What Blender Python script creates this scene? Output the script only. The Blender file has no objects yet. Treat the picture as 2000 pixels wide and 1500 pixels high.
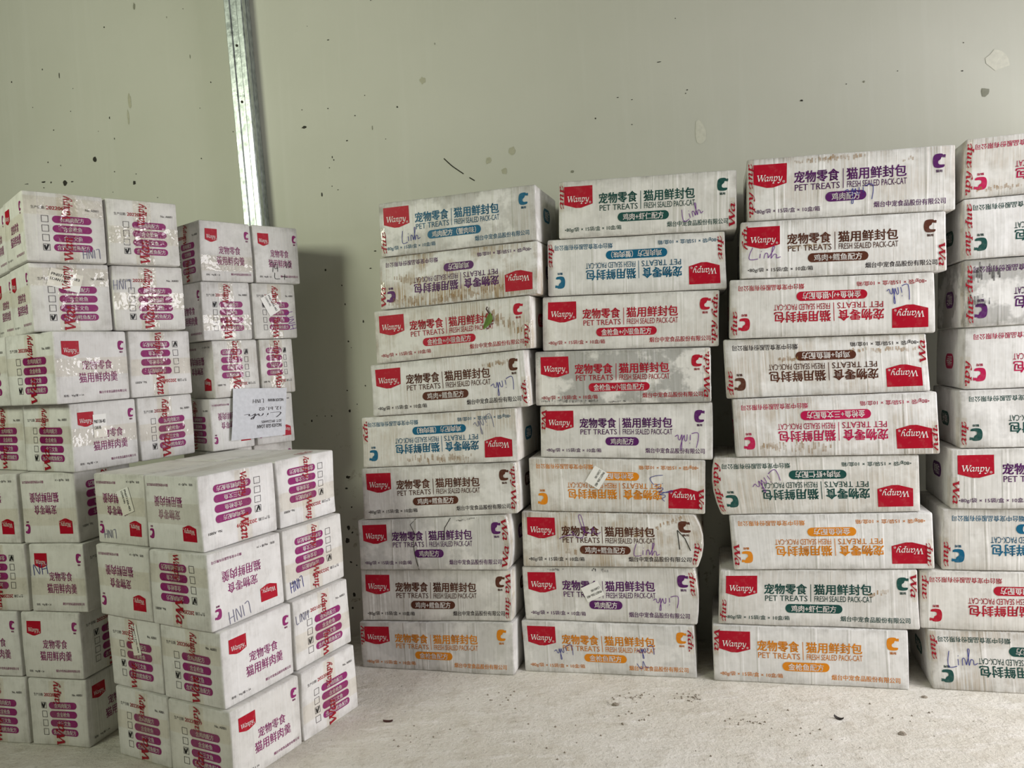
import bpy, math, random
import numpy as np
from mathutils import Matrix, Vector

# ------------------------------------------------------------------ camera, sky, light, exposure
SC = bpy.context.scene
SC.view_settings.view_transform = 'Standard'
SC.view_settings.look = 'None'
SC.view_settings.gamma = 1.0
SC.view_settings.use_curve_mapping = False
SC.view_settings.exposure = 0.0
COL = SC.collection

CAM_F, CAM_P, CAM_R, CAM_H = 1510.6376, -0.0378905, -0.0586211, 0.945942
def camera():
    p, r = CAM_P, CAM_R
    f = Vector((0, math.cos(p), math.sin(p))); rt = Vector((1, 0, 0)); u = rt.cross(f)
    R = math.cos(r) * rt + math.sin(r) * u
    U = -math.sin(r) * rt + math.cos(r) * u
    cd = bpy.data.cameras.new('camera'); co = bpy.data.objects.new('camera', cd)
    cd.sensor_fit = 'HORIZONTAL'; cd.sensor_width = 36.0; cd.lens = CAM_F / 2000.0 * 36.0
    cd.clip_start = 0.02
    m = Matrix((R, U, -f)).transposed().to_4x4(); m.translation = (0, 0, CAM_H)
    co.matrix_world = m
    COL.objects.link(co); SC.camera = co
camera()

W = bpy.data.worlds.new('world'); SC.world = W; W.use_nodes = True
W.node_tree.nodes['Background'].inputs[0].default_value = (0.88, 0.95, 1.0, 1)
W.node_tree.nodes['Background'].inputs[1].default_value = 0.008

def area(name, loc, target, sx, sy, power, color, spread=180):
    ld = bpy.data.lights.new(name, 'AREA'); ld.shape = 'RECTANGLE'; ld.size = sx; ld.size_y = sy
    ld.energy = power; ld.color = color; ld.spread = math.radians(spread)
    lo = bpy.data.objects.new(name, ld); lo.location = loc
    lo.rotation_euler = (Vector(target) - Vector(loc)).to_track_quat('-Z', 'Y').to_euler()
    COL.objects.link(lo)
# daylight falling in low through a door beyond the frame's edge; a window high on the other side
area('door_daylight', (3.0, 0.9, 0.9), (-0.3, 1.9, 0.2), 1.5, 1.6, 78, (0.985, 0.965, 1.0))
area('floor_fill', (1.7, 0.9, 2.2), (0.6, 1.7, 0.0), 1.2, 1.0, 9.0, (0.985, 0.965, 1.0), 100)  # extra overhead fill, added to brighten the floor; no real opening there
area('window_light', (-2.5, 0.0, 2.15), (-0.6, 2.6, 1.75), 0.9, 0.8, 19.0, (0.95, 1.0, 0.79), 110)

# ------------------------------------------------------------------ helpers
def srgb(r, g, b):
    f = lambda c: c / 12.92 if c <= 0.04045 else ((c + 0.055) / 1.055) ** 2.4
    return (f(r / 255), f(g / 255), f(b / 255), 1)

def newmat(name):
    m = bpy.data.materials.new(name); m.use_nodes = True
    nt = m.node_tree; return m, nt, nt.nodes['Principled BSDF']

def N(nt, kind, **kw):
    n = nt.nodes.new(kind)
    for k, v in kw.items():
        if k.startswith('i_'):
            key = k[2:]; n.inputs[int(key) if key.isdigit() else key].default_value = v
        else: setattr(n, k, v)
    return n

def ramp(nt, src, a, b):
    r = N(nt, 'ShaderNodeMapRange', i_1=a, i_2=b); r.clamp = True
    nt.links.new(src, r.inputs[0]); return r.outputs[0]

def math_(nt, op, a, b):
    m = N(nt, 'ShaderNodeMath', operation=op)
    for i, v in enumerate((a, b)):
        if isinstance(v, (int, float)): m.inputs[i].default_value = v
        else: nt.links.new(v, m.inputs[i])
    return m.outputs[0]

def mixc(nt, fac, a, b, blend='MIX'):
    m = N(nt, 'ShaderNodeMix', data_type='RGBA', blend_type=blend)
    for sock, v in ((m.inputs[0], fac), (m.inputs[6], a), (m.inputs[7], b)):
        if isinstance(v, (tuple, float, int)): sock.default_value = v
        else: nt.links.new(v, sock)
    return m.outputs[2]

def noise(nt, vec, scale, detail=4, rough=0.55):
    n = N(nt, 'ShaderNodeTexNoise', i_Scale=scale, i_Detail=detail, i_Roughness=rough)
    nt.links.new(vec, n.inputs['Vector']); return n.outputs['Fac']

def mapping(nt, vec, scale):
    m = N(nt, 'ShaderNodeMapping'); m.inputs['Scale'].default_value = scale
    nt.links.new(vec, m.inputs['Vector']); return m.outputs[0]

def mat_cardboard():
    m, nt, b = newmat('cardboard'); L = nt.links
    uv = N(nt, 'ShaderNodeUVMap').outputs[0]
    oi = N(nt, 'ShaderNodeObjectInfo')
    sep = N(nt, 'ShaderNodeSeparateColor'); L.new(oi.outputs['Color'], sep.inputs[0])
    brown_amt, grey_amt = sep.outputs[0], sep.outputs[1]
    streak = noise(nt, mapping(nt, uv, (260, 7, 1)), 1.0, 2)
    fine = noise(nt, mapping(nt, uv, (90, 30, 1)), 1.0, 4)
    big = noise(nt, uv, 9.0, 5, 0.6)
    mid = noise(nt, uv, 24.0, 5, 0.65)
    tint = mixc(nt, oi.outputs['Random'], (0.775, 0.76, 0.715, 1), (0.82, 0.81, 0.79, 1))
    c = mixc(nt, math_(nt, 'MULTIPLY', ramp(nt, fine, 0.45, 0.75), 0.20), tint, (0.57, 0.555, 0.51, 1))
    g = math_(nt, 'MULTIPLY', ramp(nt, mid, 0.50, 0.68), math_(nt, 'ADD', ramp(nt, streak, 0.35, 0.65), 0.25))
    c = mixc(nt, math_(nt, 'MULTIPLY', g, 0.22), c, (0.33, 0.315, 0.27, 1))
    wet = math_(nt, 'MULTIPLY', ramp(nt, big, 0.44, 0.51), grey_amt)
    c = mixc(nt, math_(nt, 'MULTIPLY', wet, 0.62), c, (0.22, 0.225, 0.21, 1))
    br = math_(nt, 'MULTIPLY', ramp(nt, big, 0.43, 0.60), ramp(nt, streak, 0.36, 0.60))
    br = math_(nt, 'MULTIPLY', br, brown_amt)
    c = mixc(nt, br, c, (0.36, 0.235, 0.09, 1))
    at = N(nt, 'ShaderNodeAttribute', attribute_name='edge_wear')
    ed = math_(nt, 'MULTIPLY', ramp(nt, at.outputs['Fac'], 0.35, 1.0), ramp(nt, math_(nt, 'ADD', mid, math_(nt, 'MULTIPLY', streak, 0.35)), 0.50, 0.82))
    c = mixc(nt, math_(nt, 'MULTIPLY', ed, sep.outputs[2]), c, (0.17, 0.15, 0.115, 1))
    L.new(c, b.inputs['Base Color'])
    b.inputs['Roughness'].default_value = 0.62
    b.inputs['Specular IOR Level'].default_value = 0.25
    bump = N(nt, 'ShaderNodeBump', i_Strength=0.45, i_Distance=0.003)
    soft = noise(nt, mapping(nt, uv, (110, 3, 1)), 1.0, 1)
    cr = noise(nt, mapping(nt, uv, (12, 9, 1)), 1.0, 3, 0.6)
    ridge = ramp(nt, noise(nt, mapping(nt, uv, (34, 0.9, 1)), 1.0, 2), 0.58, 0.66)
    h = math_(nt, 'ADD', math_(nt, 'MULTIPLY', soft, 0.5), math_(nt, 'ADD', math_(nt, 'MULTIPLY', cr, 2.2), math_(nt, 'MULTIPLY', ridge, 0.7)))
    L.new(h, bump.inputs['Height']); L.new(bump.outputs[0], b.inputs['Normal'])
    return m
MAT = {'cardboard': mat_cardboard()}

def print_mat(name, rgb, rough=0.5, worn=0.10):
    m, nt, b = newmat(name)
    tc = N(nt, 'ShaderNodeTexCoord').outputs['Object']
    f = math_(nt, 'MULTIPLY', ramp(nt, noise(nt, tc, 60, 5, 0.7), 0.52, 0.75), worn)
    nt.links.new(mixc(nt, f, srgb(*rgb), (0.55, 0.53, 0.48, 1)), b.inputs['Base Color'])
    b.inputs['Roughness'].default_value = rough
    b.inputs['Specular IOR Level'].default_value = 0.25
    MAT[name] = m
for nme, rgb in dict(teal=(8, 96, 130), purple=(88, 30, 98), crimson=(178, 14, 44), brown=(88, 46, 30), green=(24, 76, 70),
                     orange=(222, 136, 18), magenta=(188, 22, 78), logo_red=(174, 2, 36), plum=(142, 38, 106),
                     tape_red=(156, 8, 34), date_red=(190, 50, 60), dark_ink=(44, 32, 40), black_ink=(16, 15, 18), blue_pen=(52, 56, 138),
                     violet_pen=(110, 44, 140), grey_pen=(126, 126, 150)).items():
    print_mat(nme, rgb)
print_mat('white_ink', (236, 230, 226), 0.5, 0.12)
print_mat('sticker_paper', (246, 245, 240), 0.45, 0.08)

def mat_stain(name, rgb, alpha):
    m, nt, b = newmat(name)
    tc = N(nt, 'ShaderNodeTexCoord').outputs['Object']
    b.inputs['Base Color'].default_value = srgb(*rgb); b.inputs['Roughness'].default_value = 0.8
    nt.links.new(math_(nt, 'MULTIPLY', ramp(nt, noise(nt, tc, 45, 4, 0.6), 0.30, 0.65), alpha), b.inputs['Alpha'])
    MAT[name] = m
mat_stain('tan_stain', (156, 118, 60), 0.75); mat_stain('black_scuff', (34, 32, 30), 0.85)

def mat_tape():
    m, nt, b = newmat('clear_tape'); L = nt.links
    tc = N(nt, 'ShaderNodeTexCoord').outputs['Object']
    tr = N(nt, 'ShaderNodeBsdfTransparent', i_0=(0.97, 0.955, 0.92, 1))
    gl = N(nt, 'ShaderNodeBsdfGlossy', i_1=0.07)
    gl.inputs[0].default_value = (1, 1, 1, 1)
    bump = N(nt, 'ShaderNodeBump', i_Strength=0.8, i_Distance=0.014)
    L.new(noise(nt, tc, 16, 3, 0.55), bump.inputs['Height']); L.new(bump.outputs[0], gl.inputs['Normal'])
    lw = N(nt, 'ShaderNodeFresnel', i_IOR=1.45); L.new(bump.outputs[0], lw.inputs['Normal'])
    mx = N(nt, 'ShaderNodeMixShader'); L.new(math_(nt, 'MINIMUM', lw.outputs[0], 0.05), mx.inputs[0])
    L.new(tr.outputs[0], mx.inputs[1]); L.new(gl.outputs[0], mx.inputs[2])
    L.new(mx.outputs[0], nt.nodes['Material Output'].inputs[0])
    nt.nodes.remove(b)
    MAT['clear_tape'] = m
mat_tape()

def mat_brown_tape():
    m, nt, b = newmat('milky_tape'); 
    tc = N(nt, 'ShaderNodeTexCoord').outputs['Object']
    nt.links.new(mixc(nt, noise(nt, tc, 40, 3), (0.58, 0.53, 0.42, 1), (0.74, 0.70, 0.62, 1)), b.inputs['Base Color'])
    b.inputs['Roughness'].default_value = 0.3; b.inputs['Alpha'].default_value = 0.24
    MAT['milky_tape'] = m
mat_brown_tape()

def mat_wall():
    m, nt, b = newmat('wall_plaster'); L = nt.links
    tc = N(nt, 'ShaderNodeTexCoord').outputs['Object']
    cloud = noise(nt, tc, 1.7, 4, 0.55)
    trowel = noise(nt, mapping(nt, tc, (22, 22, 1.1)), 1.0, 4, 0.6)
    c = mixc(nt, ramp(nt, cloud, 0.3, 0.7), (0.585, 0.585, 0.50, 1), (0.63, 0.625, 0.545, 1))
    c = mixc(nt, math_(nt, 'MULTIPLY', ramp(nt, trowel, 0.55, 0.8), 0.35), c, (0.68, 0.675, 0.605, 1))
    dust = noise(nt, tc, 60, 6, 0.7)
    c = mixc(nt, math_(nt, 'MULTIPLY', ramp(nt, dust, 0.62, 0.8), 0.2), c, (0.47, 0.45, 0.38, 1))
    low = N(nt, 'ShaderNodeSeparateXYZ'); L.new(tc, low.inputs[0])
    spl = math_(nt, 'MULTIPLY', ramp(nt, noise(nt, tc, 26, 5, 0.7), 0.60, 0.66), ramp(nt, low.outputs[2], 0.9, 0.1))
    c = mixc(nt, math_(nt, 'MULTIPLY', spl, 0.75), c, (0.24, 0.20, 0.13, 1))
    L.new(c, b.inputs['Base Color']); b.inputs['Roughness'].default_value = 0.75
    b.inputs['Specular IOR Level'].default_value = 0.2
    bump = N(nt, 'ShaderNodeBump', i_Strength=0.12, i_Distance=0.004)
    L.new(math_(nt, 'ADD', trowel, math_(nt, 'MULTIPLY', dust, 0.3)), bump.inputs['Height']); L.new(bump.outputs[0], b.inputs['Normal'])
    MAT['wall'] = m
mat_wall()

def mat_floor():
    m, nt, b = newmat('concrete'); L = nt.links
    tc = N(nt, 'ShaderNodeTexCoord').outputs['Object']
    big = noise(nt, tc, 3.2, 5, 0.6); mid = noise(nt, tc, 16, 6, 0.68); fine = noise(nt, tc, 95, 6, 0.75)
    sw = noise(nt, mapping(nt, tc, (9, 26, 1)), 1.0, 6, 0.7)
    c = mixc(nt, ramp(nt, big, 0.3, 0.7), (0.74, 0.70, 0.60, 1), (0.84, 0.81, 0.73, 1))
    c = mixc(nt, math_(nt, 'MULTIPLY', ramp(nt, mid, 0.52, 0.68), 0.6), c, (0.58, 0.53, 0.43, 1))
    c = mixc(nt, math_(nt, 'MULTIPLY', ramp(nt, sw, 0.53, 0.64), 0.7), c, (0.90, 0.87, 0.80, 1))
    c = mixc(nt, math_(nt, 'MULTIPLY', ramp(nt, fine, 0.55, 0.70), 0.6), c, (0.36, 0.32, 0.26, 1))
    pit = ramp(nt, noise(nt, tc, 42, 4, 0.8), 0.665, 0.70)
    c = mixc(nt, math_(nt, 'MULTIPLY', pit, 0.55), c, (0.21, 0.185, 0.15, 1))
    L.new(c, b.inputs['Base Color']); b.inputs['Roughness'].default_value = 0.8
    b.inputs['Specular IOR Level'].default_value = 0.2
    bump = N(nt, 'ShaderNodeBump', i_Strength=0.9, i_Distance=0.012)
    h = math_(nt, 'ADD', math_(nt, 'MULTIPLY', mid, 1.0), math_(nt, 'ADD', math_(nt, 'MULTIPLY', fine, 0.35), math_(nt, 'MULTIPLY', sw, 0.7)))
    h = math_(nt, 'SUBTRACT', h, math_(nt, 'MULTIPLY', pit, 0.6))
    L.new(h, bump.inputs['Height']); L.new(bump.outputs[0], b.inputs['Normal'])
    MAT['floor'] = m
mat_floor()

def flat(name, rgb, rough=0.7, metal=0.0):
    m, nt, b = newmat(name); b.inputs['Base Color'].default_value = srgb(*rgb)
    tc = N(nt, 'ShaderNodeTexCoord').outputs['Object']
    nt.links.new(mixc(nt, noise(nt, tc, 80, 4), srgb(*rgb), srgb(*[int(c * 0.84) for c in rgb])), b.inputs['Base Color'])
    b.inputs['Roughness'].default_value = rough; b.inputs['Metallic'].default_value = metal
    MAT[name] = m
flat('speck_dark', (46, 42, 30)); flat('speck_grey', (150, 150, 132)); flat('speck_tan', (196, 194, 170)); flat('filler', (232, 230, 214))
flat('chip_brown', (70, 36, 28)); flat('chip_dark', (48, 42, 38)); flat('crumb', (150, 140, 124)); flat('leaf_green', (96, 128, 44)); flat('paper', (232, 234, 240), 0.6)

def mat_zinc():
    m, nt, b = newmat('galvanized_steel'); L = nt.links
    tc = N(nt, 'ShaderNodeTexCoord').outputs['Object']
    v = N(nt, 'ShaderNodeTexVoronoi', i_Scale=90.0); L.new(mapping(nt, tc, (1, 1, 0.55)), v.inputs['Vector'])
    sp = mixc(nt, ramp(nt, v.outputs['Distance'], 0.1, 0.7), (0.40, 0.44, 0.43, 1), (0.60, 0.65, 0.63, 1))
    sp = mixc(nt, math_(nt, 'MULTIPLY', ramp(nt, noise(nt, tc, 18, 5, 0.7), 0.55, 0.75), 0.5), sp, (0.26, 0.28, 0.27, 1))
    L.new(sp, b.inputs['Base Color']); b.inputs['Metallic'].default_value = 0.85
    L.new(ramp(nt, noise(nt, tc, 30, 4), -0.2, 1.5), b.inputs['Roughness'])
    bump = N(nt, 'ShaderNodeBump', i_Strength=0.35, i_Distance=0.002)
    L.new(noise(nt, tc, 55, 4), bump.inputs['Height']); L.new(bump.outputs[0], b.inputs['Normal'])
    MAT['zinc'] = m
mat_zinc()

def link_mesh(name, verts, faces, mats, parent=None, midx=None, smooth=False, uvs=None):
    me = bpy.data.meshes.new(name)
    me.from_pydata([tuple(map(float, v)) for v in verts], [], [tuple(map(int, f)) for f in faces])
    for m in mats: me.materials.append(MAT[m])
    if midx is not None: me.polygons.foreach_set('material_index', [int(i) for i in midx])
    if smooth: me.polygons.foreach_set('use_smooth', [True] * len(me.polygons))
    if uvs is not None:
        ul = me.uv_layers.new(name='UVMap'); ul.data.foreach_set('uv', np.asarray(uvs, dtype=np.float32).ravel())
    me.update()
    o = bpy.data.objects.new(name, me); COL.objects.link(o)
    if parent is not None: o.parent = parent
    return o

def tag(o, label=None, cat=None, group=None, kind=None):
    for k, v in (('label', label), ('category', cat), ('group', group), ('kind', kind)):
        if v: o[k] = v
    return o

def box_mesh(x0, y0, z0, x1, y1, z1):
    v = [(x, y, z) for z in (z0, z1) for y in (y0, y1) for x in (x0, x1)]
    f = [(0, 2, 3, 1), (4, 5, 7, 6), (0, 1, 5, 4), (2, 6, 7, 3), (0, 4, 6, 2), (1, 3, 7, 5)]
    return v, f

# ------------------------------------------------------------------ flat shapes (x right, y up), all in a unit of their own
_tc = {}
def text2d(s, bold=0.0):
    key = (s, bold)
    if key not in _tc:
        c = bpy.data.curves.new('t', 'FONT'); c.body = s; c.dimensions = '2D'; c.fill_mode = 'FRONT'; c.resolution_u = 2
        o = bpy.data.objects.new('t', c); COL.objects.link(o)
        me = bpy.data.meshes.new_from_object(o.evaluated_get(bpy.context.evaluated_depsgraph_get()))
        p = np.array([v.co[:2] for v in me.vertices], float); f = [tuple(q.vertices) for q in me.polygons]
        bpy.data.objects.remove(o); bpy.data.curves.remove(c); bpy.data.meshes.remove(me)
        if bold > 0:  # heavier strokes: the outline laid down again, slightly shifted
            b = bold; n = len(p); sh = ((-b, -b * .6), (b, -b * .6), (-b, b * .6), (b, b * .6)) if bold > .015 else ((-b, 0), (b, 0))
            f = [tuple(i + n * k for i in q) for k in range(len(sh)) for q in f]; p = np.concatenate([p + d for d in sh])
        p -= p.min(0); _tc[key] = (p, f)
    p, f = _tc[key]; return p.copy(), f

def fit(shape, w, h):
    p, f = shape; e = p.max(0); e[e < 1e-9] = 1; return p * (np.array([w, h]) / e), f

def smooth_line(pts, n=5):
    P = [np.array(p, float) for p in pts]
    if len(P) < 3: return P
    Q = [2 * P[0] - P[1]] + P + [2 * P[-1] - P[-2]]; out = []
    for i in range(1, len(Q) - 2):
        a, b, c, d = Q[i - 1], Q[i], Q[i + 1], Q[i + 2]
        for k in range(n):
            t = k / n
            out.append(0.5 * ((2 * b) + (c - a) * t + (2 * a - 5 * b + 4 * c - d) * t * t + (3 * b - 3 * c + d - a) * t ** 3))
    out.append(P[-1]); return out

def ribbons(lines, width, nib=None, mn=0.3):
    """thin strokes; with a nib angle the width changes with direction as a broad pen's does"""
    V, F = [], []
    for ln in lines:
        P = ln; k = len(V); m = len(P)
        for i, p in enumerate(P):
            t = P[min(i + 1, m - 1)] - P[max(i - 1, 0)]; L = np.hypot(*t) or 1; t = t / L
            w = width
            if nib is not None: w = width * max(mn, abs(math.cos(nib) * t[1] - math.sin(nib) * t[0]))
            n = np.array([-t[1], t[0]]) * w / 2
            V += [p + n, p - n]
        F += [(k + 2 * i, k + 2 * i + 1, k + 2 * i + 3, k + 2 * i + 2) for i in range(m - 1)]
    return np.array(V), F

WANPY = [  # letter origin, straight strokes, curved strokes
    (0.0, [[(.06, .7), (.29, .0)], [(.29, .0), (.53, .7)], [(.50, .7), (.72, .0)], [(.72, .0), (.97, .7)], [(-.05, .69), (.19, .69)], [(.40, .69), (.64, .69)], [(.87, .69), (1.07, .69)]], []),
    (0.98, [], [[(.43, .40), (.32, .48), (.14, .42), (.05, .2), (.12, .03), (.25, .04), (.42, .26)], [(.45, .48), (.40, .12), (.45, .01), (.56, .08)]]),
    (1.56, [], [[(.0, .42), (.1, .48), (.12, .35), (.09, .0)], [(.11, .3), (.23, .45), (.34, .48), (.38, .36), (.35, .1), (.41, .0), (.52, .08)]]),
    (2.12, [[(-.06, -.25), (.17, -.25)]], [[(.0, .42), (.1, .48), (.10, .2), (.06, -.25)], [(.10, .30), (.24, .47), (.40, .42), (.44, .24), (.36, .06), (.22, .0), (.09, .07)]]),
    (2.66, [], [[(.0, .42), (.1, .48), (.17, .32), (.2, .08), (.29, .02), (.42, .2)], [(.50, .49), (.45, .18), (.36, -.12), (.2, -.26), (.05, -.2)]])]
def wanpy(width=0.135):
    ls = []
    for ox, st, cu in WANPY:
        for l in st: ls.append([np.array(p, float) + (ox, 0) for p in l])
        for l in cu: ls.append([p + (ox, 0) for p in smooth_line(l)])
    ls = [[np.array([p[0] + 0.16 * p[1], p[1]]) for p in l] for l in ls]
    p, f = ribbons(ls, width, math.radians(38), 0.36)
    return p - p.min(0), f
_WP = wanpy(); _WB = wanpy(0.175)
WANPY_CUT = {}
def wanpy_part(a, b):
    p, f = _WB; p = p.copy(); lo, hi = a * p[:, 0].max(), b * p[:, 0].max()
    keep = [q for q in f if all(lo <= p[i, 0] <= hi for i in q)]
    ids = sorted({i for q in keep for i in q}); mp = {i: k for k, i in enumerate(ids)}
    p = p[ids]; return p - p.min(0), [tuple(mp[i] for i in q) for q in keep]

HAND = {
 'Linh': [[(.12, 1), (.02, .5), (0, .12), (.12, .05), (.3, .1)], [(.38, .5), (.36, .15)], [(.40, .66), (.42, .70)], [(.50, .12), (.54, .48), (.62, .5), (.64, .14)], [(.64, .14), (.78, .6), (.86, .98), (.80, 1.0), (.76, .5), (.74, .1), (.84, .42), (.92, .36), (.92, .12), (1.06, .2)]],
 'LINH': [[(0, 1), (.02, .02), (.2, .05)], [(.3, .95), (.31, .05)], [(.42, .02), (.44, .95), (.62, .05), (.64, .98)], [(.76, 1), (.75, .0)], [(.97, 1), (.96, .02)], [(.73, .5), (1.0, .55)]],
 'HN': [[(0, 1), (.02, .0)], [(.3, 1), (.3, 0)], [(.0, .5), (.32, .55)], [(.45, 0), (.47, .95), (.75, .05), (.78, 1)], [(1.0, 1), (.98, 0)]],
 'L': [[(.1, 1), (0, 0), (.9, .1)]],
 '74': [[(0, .95), (.32, .98), (.2, .0)], [(.6, 1), (.45, .4), (.85, .42)], [(.8, .9), (.78, .05)]],
 '10': [[(.1, 1), (.0, 0)], [(.6, .9), (.35, .5), (.5, .05), (.85, .3), (.8, .85), (.6, .9)]],
 'plus': [[(.0, 1), (.02, .1), (.45, .12)], [(.62, .55), (1.1, .5)], [(.86, .95), (.84, .1)]],
 'tick': [[(0, .9), (.25, .0), (.9, 1.0)]],
 'scrawl': [[(.0, .0), (.12, .1), (.35, .15)], [(.32, .3), (.42, .05), (.55, .0), (.62, .35), (.58, .95), (.52, .9), (.60, .3), (.78, .18), (.82, .42), (.88, .12), (1.0, .2)]],
 'U': [[(0, .8), (.15, .2), (.4, .1), (.6, 1), (.7, .2), (1.0, .1)]]}
def hand(name, w, h, pen=0.0017):
    ls = [[p * (w, h) for p in smooth_line(l, 4)] for l in HAND[name]]
    return ribbons(ls, pen)

def pill(w, h, n=7):
    r = h / 2; V = []; F = []
    xs = [r - r * math.cos(math.pi / 2 * k / n) for k in range(n + 1)]
    xs += [r + (w - 2 * r) * k / 8 for k in range(1, 8)] + [w - x for x in reversed(xs)]
    for x in xs:
        d = max(0, r - x, x - (w - r)); y = math.sqrt(max(r * r - d * d, 0)) if d else r
        V += [(x, r + y), (x, r), (x, r - y)]
    for i in range(len(xs) - 1):
        for j in (0, 1): F.append((3 * i + j, 3 * i + j + 1, 3 * i + j + 4, 3 * i + j + 3))
    return np.array(V, float), F

def badge(w, h):
    """pennant: square top, shallow point with a round notch below"""
    side = 0.20 * h; V = []; F = []; nx = 20
    for i in range(nx + 1):
        x = i / nx; yb = side * abs(2 * x - 1)
        d = abs(x - 0.5)
        if d < 0.055: yb += math.sqrt(0.055 ** 2 - d * d) * w * 0.55
        for j in range(5): V.append((x * w, yb + (h - yb) * j / 4))
    for i in range(nx):
        for j in range(4): F.append((5 * i + j, 5 * i + 5 + j, 5 * i + 6 + j, 5 * i + 1 + j))
    return np.array(V), F

def emblem(w, h):
    """open ring with a pointed-ear head cut into it"""
    out, inn = [], []
    A = [(.95, .70), (.98, .95), (.80, .92), (.70, 1.0), (.30, 1.0), (.08, .88), (0, .62), (0, .32), (.10, .08), (.32, 0), (.62, 0), (.86, .06), (.90, .20)]
    B = [(.90, .71), (.86, .77), (.80, .71), (.72, .77), (.63, .71), (.61, .63), (.53, .56), (.43, .50), (.40, .41), (.41, .32), (.47, .26), (.57, .23), (.67, .225), (.78, .23), (.90, .215)]
    def res(P, n=27):
        P = [np.array(p) for p in smooth_line(P, 6)]; L = [0]
        for a, b in zip(P, P[1:]): L.append(L[-1] + np.hypot(*(b - a)))
        return [np.array([np.interp(L[-1] * k / n, L, [p[i] for p in P]) for i in (0, 1)]) for k in range(n + 1)]
    o, i = res(A), res(B); V = []; F = []
    for a, b in zip(o, i): V += [a * (w, h), b * (w, h)]
    for k in range(len(o) - 1): F.append((2 * k, 2 * k + 1, 2 * k + 3, 2 * k + 2))
    return np.array(V), F

def rect(w, h, nx=1, ny=1):
    V = [(w * i / nx, h * j / ny) for i in range(nx + 1) for j in range(ny + 1)]
    F = [(i * (ny + 1) + j, (i + 1) * (ny + 1) + j, (i + 1) * (ny + 1) + j + 1, i * (ny + 1) + j + 1) for i in range(nx) for j in range(ny)]
    return np.array(V, float), F

def frame(w, h, t):
    o = [(0, 0), (w, 0), (w, h), (0, h)]; n = [(t, t), (w - t, t), (w - t, h - t), (t, h - t)]
    return np.array(o + n, float), [(0, 1, 5, 4), (1, 2, 6, 5), (2, 3, 7, 6), (3, 0, 4, 7)]

def turn(shape, deg, about=None):
    p, f = shape; a = math.radians(deg); c = (p.max(0) + p.min(0)) / 2 if about is None else np.array(about)
    return (p - c) @ np.array([[math.cos(a), math.sin(a)], [-math.sin(a), math.cos(a)]]) + c, f

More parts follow.
